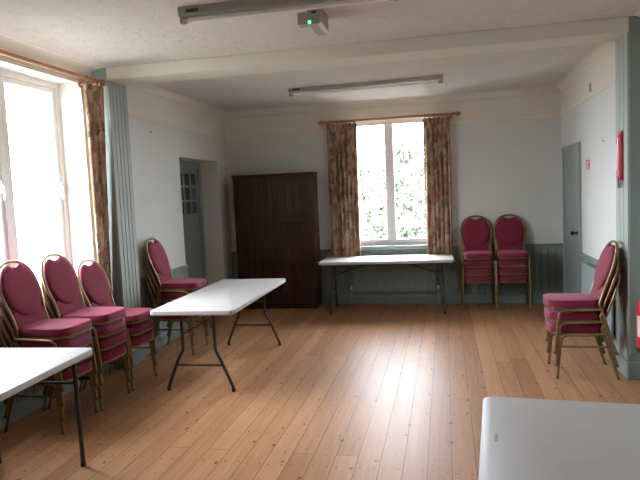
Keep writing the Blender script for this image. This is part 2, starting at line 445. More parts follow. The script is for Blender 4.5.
# ------------------------------------------------------------------ windows
def pane(name, b, parent):
    return boxes(name, [b], 'glass', parent)
def window_x(name, op, xin, wall_x, mullions, wall_out):
    """window in a left wall; frame inner face at xin"""
    y0, y1, z0, z1 = op; d = .07
    w = struct(empty(name, (xin, (y0+y1)/2, z0)))
    inv = Matrix.Translation(-Vector((xin, (y0+y1)/2, z0)))
    def P(n, bl, mat, bev=.004):
        bm = BM()
        for b in bl: box(bm, *b)
        bm.transform(inv); return obj(n, bm, mat, w, bevel=bev)
    f = .06
    P('window_frame', [(xin-d, xin, y0, y0+f, z0, z1), (xin-d, xin, y1-f, y1, z0, z1), (xin-d, xin, y0+f, y1-f, z0, z0+f), (xin-d, xin, y0+f, y1-f, z1-f, z1)], 'white')
    edges = [y0+f-.04] + list(mullions) + [y1-f+.04]
    for m in mullions: P('mullion', [(xin-d, xin+.002, m-.04, m+.04, z0+f, z1-f)], 'white')
    for a, b in zip(edges, edges[1:]):
        a2, b2 = a+.04, b-.04; s = .045
        sash = P('sash', [(xin-.055, xin-.012, a2, a2+s, z0+f, z1-f), (xin-.055, xin-.012, b2-s, b2, z0+f, z1-f),
                   (xin-.055, xin-.012, a2+s, b2-s, z0+f, z0+f+s), (xin-.055, xin-.012, a2+s, b2-s, z1-f-s, z1-f)], 'white', .006)
        P('glass_pane', [(xin-.036, xin-.030, a2+s-.005, b2-s+.005, z0+f+s-.005, z1-f-s+.005)], 'glass', 0)
        hb = BM(); box(hb, xin-.012, xin+.012, b2-s+.006, b2-.012, 1.80, 1.90); box(hb, xin+.012, xin+.03, b2-s+.012, b2-.018, 1.74, 1.86)
        hb.transform(inv); obj('window_handle', hb, 'white', w, bevel=.004)
    P('window_sill', [(xin, wall_x+.05, y0-.04, y1+.04 if y1+.04 < YP0-.01 else y1, z0-.035, z0)], 'white', .008)
    return w
window_x('window_1', W1, XN-.24, XN, (4.37,), XN-T)
# white reveal linings of the left windows
for i, o in enumerate((W1,)):
    y0, y1, z0, z1 = o; e = .006
    struct(boxes('trim_%d' % (20+i), [(XN-.24, XN+.002, y0, y0+e, z0, z1), (XN-.24, XN+.002, y1-e, y1, z0, z1), (XN-.24, XN+.002, y0+e, y1-e, z1-e, z1)], 'white'))
# back window
def window_back():
    x0, x1, z0, z1 = WB; yin = YB+.10; d = .07; f = .055
    w = struct(empty('window_2', ((x0+x1)/2, yin, z0))); inv = Matrix.Translation(-Vector(((x0+x1)/2, yin, z0)))
    def P(n, bl, mat, bev=.004):
        bm = BM()
        for b in bl: box(bm, *b)
        bm.transform(inv); return obj(n, bm, mat, w, bevel=bev)
    P('window_frame', [(x0, x0+f, yin, yin+d, z0, z1), (x1-f, x1, yin, yin+d, z0, z1), (x0+f, x1-f, yin, yin+d, z0, z0+f), (x0+f, x1-f, yin, yin+d, z1-f, z1)], 'white')
    m = -.785
    P('mullion', [(m-.035, m+.035, yin-.002, yin+d, z0+f, z1-f)], 'white')
    for a, b in ((x0+f, m-.035), (m+.035, x1-f)):
        s = .03
        P('sash', [(a, a+s, yin+.012, yin+.055, z0+f, z1-f), (b-s, b, yin+.012, yin+.055, z0+f, z1-f), (a+s, b-s, yin+.012, yin+.055, z0+f, z0+f+s), (a+s, b-s, yin+.012, yin+.055, z1-f-s, z1-f)], 'white', .005)
        P('glass_pane', [(a+s-.004, b-s+.004, yin+.03, yin+.036, z0+f+s-.004, z1-f-s+.004)], 'glass', 0)
    P('window_sill', [(x0-.03, x1+.03, YB-.05, yin, z0-.03, z0)], 'tealrad', .008)
window_back()
e = .006
struct(boxes('trim_22', [(WB[0], WB[0]+e, YB-.002, YB+.1, WB[2], WB[3]), (WB[1]-e, WB[1], YB-.002, YB+.1, WB[2], WB[3]), (WB[0]+e, WB[1]-e, YB-.002, YB+.1, WB[3]-e, WB[3])], 'white'))

# ------------------------------------------------------------------ doors
def door_left():
    xd = -3.60
    d = struct(empty('door_1', (xd, 7.9, 0))); inv = Matrix.Translation(-Vector((xd, 7.9, 0)))
    def P(n, bl, mat, bev=.003):
        bm = BM()
        for b in bl: box(bm, *b)
        bm.transform(inv); return obj(n, bm, mat, d, bevel=bev)
    y0, y1 = DO[0], DO[1]
    P('door_frame', [(xd-.06, xd+.03, y1-.075, y1, 0, 2.225), (xd-.06, xd+.03, y0, 7.26, 0, 2.225), (xd-.06, xd+.03, 7.26, y1-.075, 2.115, 2.225)], 'tealdoor')
    a, b = 7.265, y1-.08
    cols = [(7.45, 7.60), (7.64, 7.80), (7.845, 8.02), (8.06, 8.235)]; rows = [(1.475, 1.645), (1.675, 1.85), (1.885, 2.05)]
    bl = [(xd-.045, xd-.005, a, b, .005, 1.475), (xd-.045, xd-.005, a, b, 2.05, 2.125)]
    yy = a
    for c in cols: bl.append((xd-.045, xd-.005, yy, c[0], 1.475, 2.05)); yy = c[1]
    bl.append((xd-.045, xd-.005, yy, b, 1.475, 2.05))
    for c in cols:
        for r0, r1 in zip(rows, rows[1:]): bl.append((xd-.043, xd-.008, c[0], c[1], r0[1], r1[0]))
    P('door_leaf', bl, 'tealdoor')
    P('door_glass', [(xd-.028, xd-.022, cols[0][0]-.005, cols[-1][1]+.005, 1.47, 2.055)], 'dimroomglass', 0)
door_left()
struct(boxes('door_light_stop', [(-3.86, -3.72, 6.8, 8.6, 0, 2.5)], 'wall'))  # added unseen plate behind the door, stops outside light leaking round the leaf
def door_right():
    y0, y1 = 7.515, 8.525
    d = struct(empty('door_2', (XR, 8.0, 0))); inv = Matrix.Translation(-Vector((XR, 8.0, 0)))
    def P(n, bl, mat, bev=.003):
        bm = BM()
        for b in bl: box(bm, *b)
        bm.transform(inv); return obj(n, bm, mat, d, bevel=bev)
    P('architrave', [(XR-.03, XR, y0, y0+.075, 0, 2.155), (XR-.03, XR, y1-.085, y1, 0, 2.155), (XR-.03, XR, y0+.075, y1-.085, 2.07, 2.155)], 'tealdoor', .006)
    P('door_leaf', [(XR-.016, XR, y0+.079, y1-.089, .006, 2.066)], 'tealdoor')
    bm = BM(); lathe(bm, [(.026, 0), (.026, .006), (.011, .01), (.010, .035), (.02, .042), (.028, .055), (.025, .07), (.012, .078), (0, .079)],
                     Matrix.Translation((XR-.016, 7.69, 1.06)) @ Matrix.Rotation(-PI/2, 4, 'Y'))
    bm.transform(inv); obj('door_knob', bm, 'black', d, smooth=True)
door_right()

# ------------------------------------------------------------------ wardrobe
def wardrobe():
    x0, x1, y0, y1, H = -3.075, -1.86, 8.35, 8.685, 2.0
    o = tag(empty('wardrobe', ((x0+x1)/2, (y0+y1)/2, 0)), 'tall dark mahogany two-door cupboard against the wall beside the window', 'wardrobe')
    inv = Matrix.Translation(-o.location)
    def P(n, bl, mat='mahogany', par=o, bev=.004):
        bm = BM()
        for b in bl: box(bm, *b)
        bm.transform(inv); return obj(n, bm, mat, par, bevel=bev)
    t = .022; yf = y0+.024
    P('carcass', [(x0, x0+t, yf, y1, .09, H-.035), (x1-t, x1, yf, y1, .09, H-.035), (x0+t, x1-t, y1-.012, y1, .09, H-.035), (x0+t, x1-t, yf, y1-.012, .09, .11), (x0+t, x1-t, yf, y1-.012, H-.06, H-.035), (x0+t, x1-t, yf, y1-.012, 1.0, 1.02)])
    P('plinth', [(x0+.006, x1-.006, y0+.012, y1, 0, .09)])
    P('cornice', [(x0-.01, x1+.01, y0-.012, y1, H-.035, H-.015), (x0-.018, x1+.018, y0-.02, y1, H-.015, H)])
    xm = (x0+x1)/2
    for k, (a, b) in enumerate(((x0+.003, xm-.002), (xm+.002, x1-.003))):
        st = .075; zb, zt = .10, H-.042
        rails = [(zb, zb+.11), (.66, .74), (1.28, 1.37), (zt-.10, zt)]
        bl = [(a, a+st, y0, yf-.001, zb, zt), (b-st, b, y0, yf-.001, zb, zt)] + [(a+st, b-st, y0, yf-.001, r0, r1) for r0, r1 in rails]
        dr = P('door', bl)
        for r0, r1 in zip(rails, rails[1:]):
            # boarded panel with grooves
            bm = BM(); pts = groove_profile(a+st-.003, b-st+.003, .105, .005, .011)
            poly = [(a+st-.003, yf-.002)] + [(u, yf-.002-v) for u, v in pts] + [(b-st+.003, yf-.002)]
            prism(bm, poly, 'z', r0[1]-.003, r1[0]+.003); bm.transform(inv); obj('panel', bm, 'mahogany', dr)
        kx = b-.035 if k == 0 else a+.035
        bm = BM(); lathe(bm, [(.008, 0), (.008, .012), (.016, .018), (.017, .028), (.008, .034), (0, .035)], Matrix.Translation((kx, y0, 1.02)) @ Matrix.Rotation(PI/2, 4, 'X'), 14)
        bm.transform(inv); obj('knob', bm, 'mahogany', dr, smooth=True)
wardrobe()

# ------------------------------------------------------------------ curtains
def pole_ob(name, p0, p1, label, wall_off, wall_dir):
    p0 = Vector(p0); p1 = Vector(p1); c = (p0+p1)/2; d = (p1-p0).normalized()
    o = tag(empty(name, c), label, 'curtain pole')
    bm = BM(); tube(bm, [p0-c, p1-c], .018, 14); obj('rod', bm, 'pole', o, smooth=True)
    for p, s in ((p0, -1), (p1, 1)):
        m = Matrix.Translation(p-c) @ (d*s).to_track_quat('Z', 'Y').to_matrix().to_4x4()
        bm = BM(); lathe(bm, [(.018, -.01), (.026, -.005), (.026, .008), (.018, .014), (.024, .022), (.036, .036), (.037, .048), (.027, .062), (.015, .068), (.019, .076), (.015, .086), (0, .09)], m, 18)
        obj('finial', bm, 'pole', o, smooth=True)
    L = (p1-p0).length; w = Vector(wall_dir)
    for q in (.05, L-.05):
        p = p0+d*q-c; bm = BM(); tube(bm, [p+Vector((0, 0, -.016)), p+w*(wall_off-.012)+Vector((0, 0, -.016))], .010, 10)
        lathe(bm, [(.03, 0), (.03, .006), (.02, .012), (0, .012)], Matrix.Translation(p+w*(wall_off)+Vector((0, 0, -.016))) @ (-w).to_track_quat('Z', 'Y').to_matrix().to_4x4(), 16)
        tube(bm, [p+Vector((0, 0, .0))+d*(.018*math.cos(t*PI/6))*0+Vector((0, 0, 0))+Matrix.Rotation(t*PI/6, 3, d) @ Vector((0, 0, -.019)) for t in range(-4, 5)], .006, 8)
        obj('bracket', bm, 'pole', o, smooth=True)
    return o
pole_ob('curtain_pole', (-1.71, YB-.10, 2.715), (.17, YB-.10, 2.715), 'turned brown wooden pole over the boarded-wall window with two curtains', .10, (0, 1, 0))
pole_ob('curtain_pole', (-3.20, 3.35, 2.835), (-3.20, 5.20, 2.835), 'long wooden curtain pole over the big bright side window', .18, (-1, 0, 0))

def curtain(a0, a1, zt, zb, fixed, axis, nf, amp, label, ztop_pole, seed, flare=0.0, narrow=(0, 0)):
    """wavy cloth; axis 'x' or 'y' is the direction it spans"""
    r = random.Random(seed)
    nu, nz = nf*12, 26
    ph = [r.uniform(-.6, .6) for _ in range(nf+1)]
    am = [r.uniform(.7, 1.2) for _ in range(nf+1)]
    bm = BM(); uvl = bm.loops.layers.uv.new('UVMap')
    G = []; 
    c = (a0+a1)/2
    for j in range(nz+1):
        t = j/nz; z = zt+(zb-zt)*t; row = []
        for i in range(nu+1):
            u = i/nu; k = u*nf; i0 = min(int(k), nf-1); fr = k-i0
            A = am[i0]*(1-fr)+am[i0+1]*fr; P = ph[i0]*(1-fr)+ph[i0+1]*fr
            env = .45+.55*min(1, t*6)
            off = amp*A*env*math.sin(2*PI*k+P*t*1.3) + amp*.25*math.sin(2*PI*k*2.1+3*P+2*t)
            s = a0+narrow[0]*t+(a1-a0-(narrow[0]+narrow[1])*t)*u + .012*math.sin(5*k+P*4)*t
            off2 = off + flare*t
            z2 = z + (.010*abs(math.sin(PI*k)) if j == 0 else 0) + (.008*math.sin(7*u+seed) if j == nz else 0)
            row.append(bm.verts.new((s, fixed+off2, z2) if axis == 'x' else (fixed+off2, s, z2)))
        G.append(row)
    Wd = (a1-a0)*1.9
    for j in range(nz):
        for i in range(nu):
            f = bm.faces.new((G[j][i], G[j][i+1], G[j+1][i+1], G[j+1][i]))
            for l, (ii, jj) in zip(f.loops, ((i, j), (i+1, j), (i+1, j+1), (i, j+1))):
                l[uvl].uv = (ii/nu*Wd+seed, (zt-zb)*(1-jj/nz))
    loc = Vector((c, fixed, zb) if axis == 'x' else (fixed, c, zb))
    o = tag(empty('curtain', loc), label, 'curtain', 'floral curtains')
    bm.transform(Matrix.Translation(-loc))
    cl = obj('cloth', bm, 'curtain', o, smooth=True, angle=180)
    md = cl.modifiers.new('thick', 'SOLIDIFY'); md.thickness = .005; md.offset = 0
    for k in range(nf):
        s = a0+(a1-a0)*(k+.5)/nf
        p = Vector((s, fixed, ztop_pole) if axis == 'x' else (fixed, s, ztop_pole))-loc
        b2 = BM(); n = 18; ring = []
        for q in range(n+1):
            an = 2*PI*q/n; ring.append(p+Vector((0, .029*math.cos(an), .029*math.sin(an)-.009) if axis == 'x' else (.029*math.cos(an), 0, .029*math.sin(an)-.009)))
        tube(b2, ring, .0058, 8, False)
        tube(b2, [p+Vector((0, 0, -.040)), p+Vector((0, 0, -(ztop_pole-zt)-.004))], .0025, 6)
        obj('ring', b2, 'pole', o, smooth=True)
    return o
curtain(-1.665, -1.225, 2.672, .69, YB-.10, 'x', 7, .034, 'floral curtain drawn to the side next to the dark cupboard', 2.715, 1)
curtain(-.275, .10, 2.672, .69, YB-.10, 'x', 6, .034, 'floral curtain drawn to the side next to the paired chair stacks', 2.715, 2)
curtain(4.95, 5.26, 2.79, .66, -3.20, 'y', 4, .030, 'floral curtain gathered against the grey-green boarded pier by the bright window', 2.835, 3, flare=-.085, narrow=(.15, -.01))

# ------------------------------------------------------------------ radiators
def radiator_back():
    x0, x1, z0, z1 = -1.37, -.155, .20, .70
    yb = YB-.035
    o = tag(empty('radiator', ((x0+x1)/2, yb, z0)), 'grey-green ribbed radiator on the wall under the window behind the table', 'radiator')
    inv = Matrix.Translation(-o.location)
    bm = BM(); n = 36; p = (x1-x0)/n; pts = []
    for i in range(n):
        a = x0+i*p; pts += [(a, yb-.045), (a+p*.25, yb-.058), (a+p*.75, yb-.058)]
    pts.append((x1, yb-.045))
    prism(bm, [(x0, yb-.04)] + pts + [(x1, yb-.04)], 'z', z0+.02, z1-.02)
    box(bm, x0, x1, yb-.062, yb-.036, z0, z0+.025); box(bm, x0, x1, yb-.062, yb-.036, z1-.025, z1)
    bm.transform(inv); obj('panel', bm, 'tealrad', o)
    for s in (x0+.15, x1-.15):
        obj('bracket', (lambda b: (box(b, s-.015, s+.015, yb-.037, YB-.018, z1-.20, z1-.05), b.transform(inv), b)[2])(BM()), 'tealrad', o)
    for s, q in ((x0-.03, 1), (x1+.03, -1)):
        bm = BM(); tube(bm, [(s, yb-.048, .002), (s, yb-.048, z0+.02), ], .0075, 8); tube(bm, [(s-.002*q, yb-.048, z0+.02), (s+.034*q, yb-.048, z0+.02)], .009, 8)
        bm.transform(inv); obj('pipe', bm, 'tealrad', o, smooth=True)
        bm = BM(); lathe(bm, [(.012, 0), (.017, .004), (.017, .045), (.012, .052), (0, .052)], Matrix.Translation((s, yb-.048, z0+.03)), 14)
        bm.transform(inv); obj('valve', bm, 'white', o, smooth=True)
radiator_back()
def radiator_right():
    y0, y1, z0, z1 = 5.90, 7.12, .18, .775
    o = tag(empty('radiator', (XR-.06, (y0+y1)/2, z0)), 'pale flat panel radiator fixed below the dado rail beside the door', 'radiator')
    inv = Matrix.Translation(-o.location)
    for xo in (XR-.085, XR-.045):
        bm = BM(); n = 22; p = (y1-y0)/n; pts = []
        for i in range(n):
            a = y0+i*p; pts += [(xo, a), (xo-.008, a+p*.2), (xo-.008, a+p*.8)]
        pts.append((xo, y1)); prism(bm, [(xo+.012, y0)] + pts + [(xo+.012, y1)], 'z', z0, z1)
        bm.transform(inv); obj('panel', bm, 'tealrad', o)
    bm = BM(); box(bm, XR-.074, XR-.052, y0+.02, y1-.02, z0+.03, z0+.05); box(bm, XR-.034, XR-.018, y0+.2, y0+.25, z0+.1, z1-.1); box(bm, XR-.034, XR-.018, y1-.25, y1-.2, z0+.1, z1-.1)
    bm.transform(inv); obj('bracket', bm, 'tealrad', o)
radiator_right()

# ------------------------------------------------------------------ ceiling fittings
def batten(cx, cy, L, rz, label, ztop=ZC, drop=.06):
    o = tag(empty('strip_light', (cx, cy, ztop), rz), label, 'strip light', 'fluorescent strip lights')
    bm = BM(); prism(bm, [(-.034, 0), (-.034, -drop+.008), (-.026, -drop), (.026, -drop), (.034, -drop+.008), (.034, 0)], 'x', -L/2, L/2)
    h = obj('housing', bm, 'lightbody', o, bevel=.002)
    zt = -drop-.026
    bm = BM(); tube(bm, [(-L/2+.035, 0, zt), (L/2-.035, 0, zt)], .0175, 16); obj('tube', bm, 'tube', o, smooth=True)
    for s in (-1, 1):
        bm = BM(); box(bm, s*(L/2-.018)-.014, s*(L/2-.018)+.014, -.018, .018, -drop-.048, -drop+.004); obj('lamp_holder', bm, 'lightbody', o, bevel=.004)
        bm = BM(); tube(bm, [(s*(L/2-.034), 0, zt), (s*(L/2-.06), 0, zt)], .0182, 16); obj('tube_cap', bm, 'chrome', o, smooth=True)
    bm = BM(); box(bm, -L/2+.06, -L/2+.15, -.0355, -.033, -drop+.018, -drop+.04); obj('rating_plate', bm, 'black', o)
    return o
batten(-1.00, 3.90, 1.50, 0, 'bare fluorescent batten fixed on the nearer ceiling bay, in front of the beam')
batten(-.92, 7.20, 1.88, R(-2.2), 'bare fluorescent batten fixed on the far ceiling bay, beyond the beam', drop=.045)

def emergency():
    o = tag(empty('emergency_light', (-.865, 4.31, ZC)), 'small grey ceiling emergency light with a green indicator, just before the beam', 'emergency light')
    bm = BM(); prism(bm, [(-.045, -.012), (-.045, -.115), (-.038, -.122), (.03, -.122), (.045, -.108), (.045, -.012)], 'y', -.15, .17); obj('body', bm, 'lightbody', o, bevel=.005)
    boxes('base_plate', [(-.055, .055, -.13, .15, -.012, 0)], 'lightbody', o, .003)
    bm = BM(); prism(bm, [(.026, -.124), (.031, -.1245), (.048, -.107), (.047, -.102)], 'y', -.13, .16); obj('diffuser', bm, 'lens', o)
    boxes('junction_box', [(-.145, -.046, -.03, .06, -.085, 0)], 'lightbody', o, .006)
    bm = BM(); bmesh.ops.create_icosphere(bm, subdivisions=2, radius=.011, matrix=Matrix.Translation((-.030, -.152, -.108))); obj('indicator', bm, 'led', o, smooth=True)
    boxes('test_slot', [(-.015, .02, -.1535, -.149, -.05, -.035)], 'black', o)
emergency()

# ------------------------------------------------------------------ wall items
def fire_blanket():
    x = PR; yc = 5.475
    o = tag(empty('fire_blanket', (x, yc, 1.68)), 'slim red fire blanket pouch hanging on the pier with black pull tabs', 'fire blanket')
    bm = BM()
    sec = [(0, -.06), (-.018, -.06), (-.032, -.04), (-.038, 0), (-.032, .04), (-.018, .06), (0, .06)]
    rows = [(0.0, .72), (.012, .95), (.05, 1.0), (.34, .98), (.37, .85), (.40, .5)]
    R_ = [[bm.verts.new((sx*(k if i else k), sy*(.85+.15*k), z)) for sx, sy in sec] for i, (z, k) in enumerate(rows)]
    for a, b in zip(R_, R_[1:]):
        for i in range(len(sec)-1): bm.faces.new((a[i], a[i+1], b[i+1], b[i]))
        bm.faces.new((a[-1], a[0], b[0], b[-1]))
    bm.faces.new(R_[0][::-1]); bm.faces.new(R_[-1])
    obj('pouch', bm, 'redsoft', o, smooth=True, angle=50)
    boxes('hanging_flap', [(-.012, 0, -.055, .055, .375, .415)], 'redsoft', o, .003)
    for s in (-.03, .025):
        bm = BM(); prism(bm, [(s-.014, .01), (s-.012, -.06), (s-.006, -.068), (s+.006, -.068), (s+.012, -.06), (s+.014, .01)], 'x', -.024, -.018); obj('pull_tab', bm, 'black', o)
    boxes('label', [(-.0395, -.0365, -.010, .014, .08, .30)], 'signglintwhite', o)  # pale strip painted on as the pouch's vertical highlight
fire_blanket()
def call_sign():
    o = tag(empty('fire_notice', (XR, 7.176, 1.87)), 'little red notice on the white wall beside the door', 'sign')
    boxes('plate', [(-.006, 0, -.085, .085, -.055, .055)], 'red', o, .001)
    bm = BM(); box(bm, -.0072, -.0058, -.07, .07, .022, .034); box(bm, -.0072, -.0058, -.02, .07, .0, .010); box(bm, -.0072, -.0058, -.02, .07, -.020, -.010); box(bm, -.0072, -.0058, -.07, .07, -.042, -.034)
    obj('print', bm, 'signglintwhite', o)
call_sign()
def extinguisher():
    o = tag(empty('fire_extinguisher', (XRN-.0745, 5.06, .30)), 'red fire extinguisher hung low on the wall by the boarded pier', 'fire extinguisher')
    bm = BM(); lathe(bm, [(.055, .03), (.07, .04), (.072, .06), (.072, .36), (.066, .395), (.045, .42), (.022, .432), (.02, .445), (0, .445)], Matrix(), 24); obj('cylinder', bm, 'red', o, smooth=True)
    bm = BM(); lathe(bm, [(.066, 0), (.072, .004), (.072, .038), (.066, .042), (0, .042)], Matrix(), 24); obj('base_ring', bm, 'black', o, smooth=True)
    bm = BM(); lathe(bm, [(.018, .44), (.018, .475), (.012, .482), (0, .482)], Matrix(), 14); obj('valve', bm, 'brass', o, smooth=True)
    bm = BM(); box(bm, -.012, .012, -.11, .02, .478, .488); bm.transform(Matrix.Rotation(R(5), 4, 'X')); obj('handle', bm, 'black', o, bevel=.003)
    bm = BM(); tube(bm, smooth_path([(0, -.015, .462), (.02, -.06, .455), (.03, -.088, .40), (.03, -.086, .30), (.03, -.083, .16)]), .009, 10); obj('hose', bm, 'black', o, smooth=True)
    bm = BM()
    # curved white label round the front
    n = 10; lo = []; hi = []
    for k in range(n+1):
        a = PI*1.05+PI*.55*k/n; lo.append(bm.verts.new((.0728*math.cos(a), .0728*math.sin(a), .13))); hi.append(bm.verts.new((.0728*math.cos(a), .0728*math.sin(a), .30)))
    for k in range(n): bm.faces.new((lo[k], lo[k+1], hi[k+1], hi[k]))
    obj('label', bm, 'signglintwhite', o, smooth=True)
    bm = BM(); box(bm, .066, .0745, -.02, .02, .25, .36); obj('wall_bracket', bm, 'black', o)
extinguisher()
def nail(name, loc, d, label):
    o = tag(empty(name, loc), label, 'wall hook')
    bm = BM(); d = Vector(d); tube(bm, smooth_path([Vector((0, 0, 0)), d*.012, d*.017+Vector((0, 0, .005)), d*.018+Vector((0, 0, .012))], 4), .003, 8); obj('hook', bm, 'steel', o, smooth=True)
    bm = BM(); lathe(bm, [(.008, 0), (.008, .003), (0, .004)], d.to_track_quat('Z', 'Y').to_matrix().to_4x4(), 12); obj('back_plate', bm, 'steel', o, smooth=True)
nail('wall_hook', (XL, 6.316, 2.472), (1, 0, 0), 'tiny dark hook high on the pale wall between pier and doorway')
nail('wall_hook', (XR, 6.487, 2.08), (-1, 0, 0), 'tiny dark hook on the white wall beside the red pouch')
def plate():
    o = tag(empty('blanking_plate', (XR, 7.024, 2.70)), 'small grey plate on the cream frieze above the door wall', 'wall plate')
    boxes('cover', [(-.012, 0, -.04, .04, -.045, .045)], 'lightbody', o, .004)
    for z in (-.03, .03):
        bm = BM(); tube(bm, [(-.011, 0, z), (-.0135, 0, z)], .005, 8); obj('screw', bm, 'chrome', o)
plate()

# ------------------------------------------------------------------ chairs
CH_PITCH, CH_FWD = .108, .008
def chair_proto():
    root = empty('banquet_chair', (0, 0, 0))
    HW = .212
    def bx(z): return -.13-(z-.42)*.315
    # rear legs + oval back frame
    half = [(.180, .42), (.176, .50), (.186, .58), (.204, .67), (.207, .745), (.190, .825), (.145, .890), (.08, .926), (.025, .936)]
    fr = [(y, z) for y, z in half] + [(-y, z) for y, z in half[::-1]]
    path = smooth_path([(bx(z), y, z) for y, z in fr], 5)
    bm = BM(); tube(bm, path, .0115, 10); obj('back_frame', bm, 'gold', root, smooth=True)
    for s in (1, -1):
        bm = BM(); tube(bm, smooth_path([(-.25, s*(HW+.004), .012), (-.202, s*(HW-.002), .17), (-.155, s*.196, .335), (bx(.42)-.001, s*.180, .42)], 4), .0115, 10)
        lg = obj('leg', bm, 'gold', root, smooth=True)
        bm = BM(); tube(bm, [(-.2555, s*(HW+.004), 0), (-.246, s*(HW+.0035), .02)], .0127, 10); obj('foot_cap', bm, 'footcap', lg, smooth=True)
        # front leg sweeps back into the side rail
        pts = [(.235, s*(HW+.002), .012), (.218, s*HW, .18), (.203, s*HW, .315), (.192, s*HW, .352), (.160, s*HW, .372), (.10, s*HW, .374), (0, s*.205, .376), (-.142, s*.190, .378)]
        bm = BM(); tube(bm, smooth_path(pts, 4), .0115, 10); lg = obj('leg', bm, 'gold', root, smooth=True)
        bm = BM(); tube(bm, [(.2355, s*(HW+.002), 0), (.233, s*(HW+.002), .02)], .0127, 10); obj('foot_cap', bm, 'footcap', lg, smooth=True)
        bm = BM(); tube(bm, [(-.171, s*.2035, .277), (.208, s*HW, .277)], .008, 8); obj('stretcher', bm, 'gold', root, smooth=True)
    # seat outline: wide rounded front, narrower rear
    out = []
    N = 44
    for k in range(N):
        a = 2*PI*k/N; c, s = math.cos(a), math.sin(a); n = 5
        q = (abs(c)**n+abs(s)**n)**(-1/n)
        x = .052+.228*q*c; y = .196*q*s
        y *= 1-.10*max(0, (.10-x)/.25); out.append((x, y))
    bm = BM(); puff(bm, out, (.052, 0), lambda u, v, h: (u, v, .398+h), .064, .004, .82); obj('seat', bm, 'fabric', root, smooth=True, angle=60)
    bm = BM(); prism(bm, [(.052+(u-.052)*1.012, v*1.012) for u, v in out], 'z', .380, .3945); obj('seat_frame', bm, 'gold', root)
    # upholstered back: oval pad with a hand hole under the top rail, and a lower pad
    def to3(u, v, h):   # u lateral, v height, h out of the front face
        return (bx(v)+h*.94+.0, u, v+h*.34)
    pts = smooth_path([(y-.012*(1 if y > 0 else -1), z, 0) for y, z in fr], 5)
    loop = []
    N = 56; cz = .722
    for k in range(N):
        a = 2*PI*k/N; c, s = math.cos(a), math.sin(a)
        r_el = 1/math.sqrt((c/.193)**2+(s/(.205 if s > 0 else .205))**2)
        u, v = r_el*c, cz+r_el*s
        if s > 0:
            v -= .038*math.exp(-(u/.055)**4)
        loop.append((u, v))
    bm = BM(); puff(bm, loop, (0, cz), to3, .034, .016, .45); obj('backrest', bm, 'fabric', root, smooth=True, angle=60)
    low = [(-.166, .405), (.166, .405), (.164, .46), (.163, .50), (.170, .56), (.12, .575), (0, .57), (-.12, .575), (-.170, .56), (-.163, .50), (-.164, .46)]
    bm = BM(); puff(bm, low, (0, .49), to3, .012, .012, .4); obj('lower_backrest', bm, 'fabric', root, smooth=True, angle=60)
    return root
PROTO = chair_proto()
first = [True]
ORD = {4: ['bottom', 'second from the bottom', 'third from the bottom', 'topmost'], 3: ['bottom', 'middle', 'topmost']}
def stack(x, y, rz, n, where, group, jit=0):
    for i in range(n):
        if first[0]: c = PROTO; first[0] = False
        else: c = copy_tree(PROTO)
        f = CH_FWD*i
        c.location = (x+math.cos(rz)*f, y+math.sin(rz)*f, CH_PITCH*i)
        c.rotation_euler = (0, 0, rz)
        p = ORD[n][i]
        lab = ('topmost burgundy oval-back chair of the %s' if i == n-1 else 'burgundy chair, '+p+', in the %s') % where
        tag(c, lab, 'chair', group)
stack(-3.02, 3.93, 0, 4, 'four-chair window stack behind the straight-legged table', 'chairs stacked by the bright window')
stack(-3.00, 4.40, 0, 4, 'middle four-chair stack under the bright window', 'chairs stacked by the bright window')
stack(-3.00, 4.89, 0, 3, 'three-chair stack beside the long side curtain', 'chairs stacked by the pier curtain')
stack(-2.95, 6.05, R(2), 4, 'four-chair stack between pier and open doorway', 'chairs stacked by the doorway')
stack(.425, 8.43, -PI/2+R(1), 4, 'four-chair stack beside the far window curtain', 'chairs stacked against the far wall')
stack(.875, 8.43, -PI/2-R(1), 4, 'four-chair stack closer to the far corner door', 'chairs stacked against the far wall')
stack(1.145, 5.50, PI, 3, 'three-chair stack beside the red-pouch pier', 'chairs stacked by the pier with the pouch')

# ------------------------------------------------------------------ folding tables
def rounded_rect(w, l, r, n=6):
    out = []
    for cx, cy, a0 in ((w/2-r, l/2-r, 0), (-w/2+r, l/2-r, 90), (-w/2+r, -l/2+r, 180), (w/2-r, -l/2+r, 270)):
        for k in range(n+1):
            a = R(a0+90*k/n); out.append((cx+r*math.cos(a), cy+r*math.sin(a)))
    return out
def slab(bm, w, l, r, z0, z1, e=.008):
    rows = [(z0, -.012), (z0+e, 0), (z1-e, 0), (z1-e*.3, -e*.3), (z1, -e)]
    rings = []
    for z, d in rows:
        rings.append([bm.verts.new((x, y, z)) for x, y in rounded_rect(w+2*d, l+2*d, max(.005, r+d))])
    n = len(rings[0])
    for a, c in zip(rings, rings[1:]):
        for k in range(n): bm.faces.new((a[k], a[(k+1) % n], c[(k+1) % n], c[k]))
    bm.faces.new(rings[0][::-1]); bm.faces.new(rings[-1])
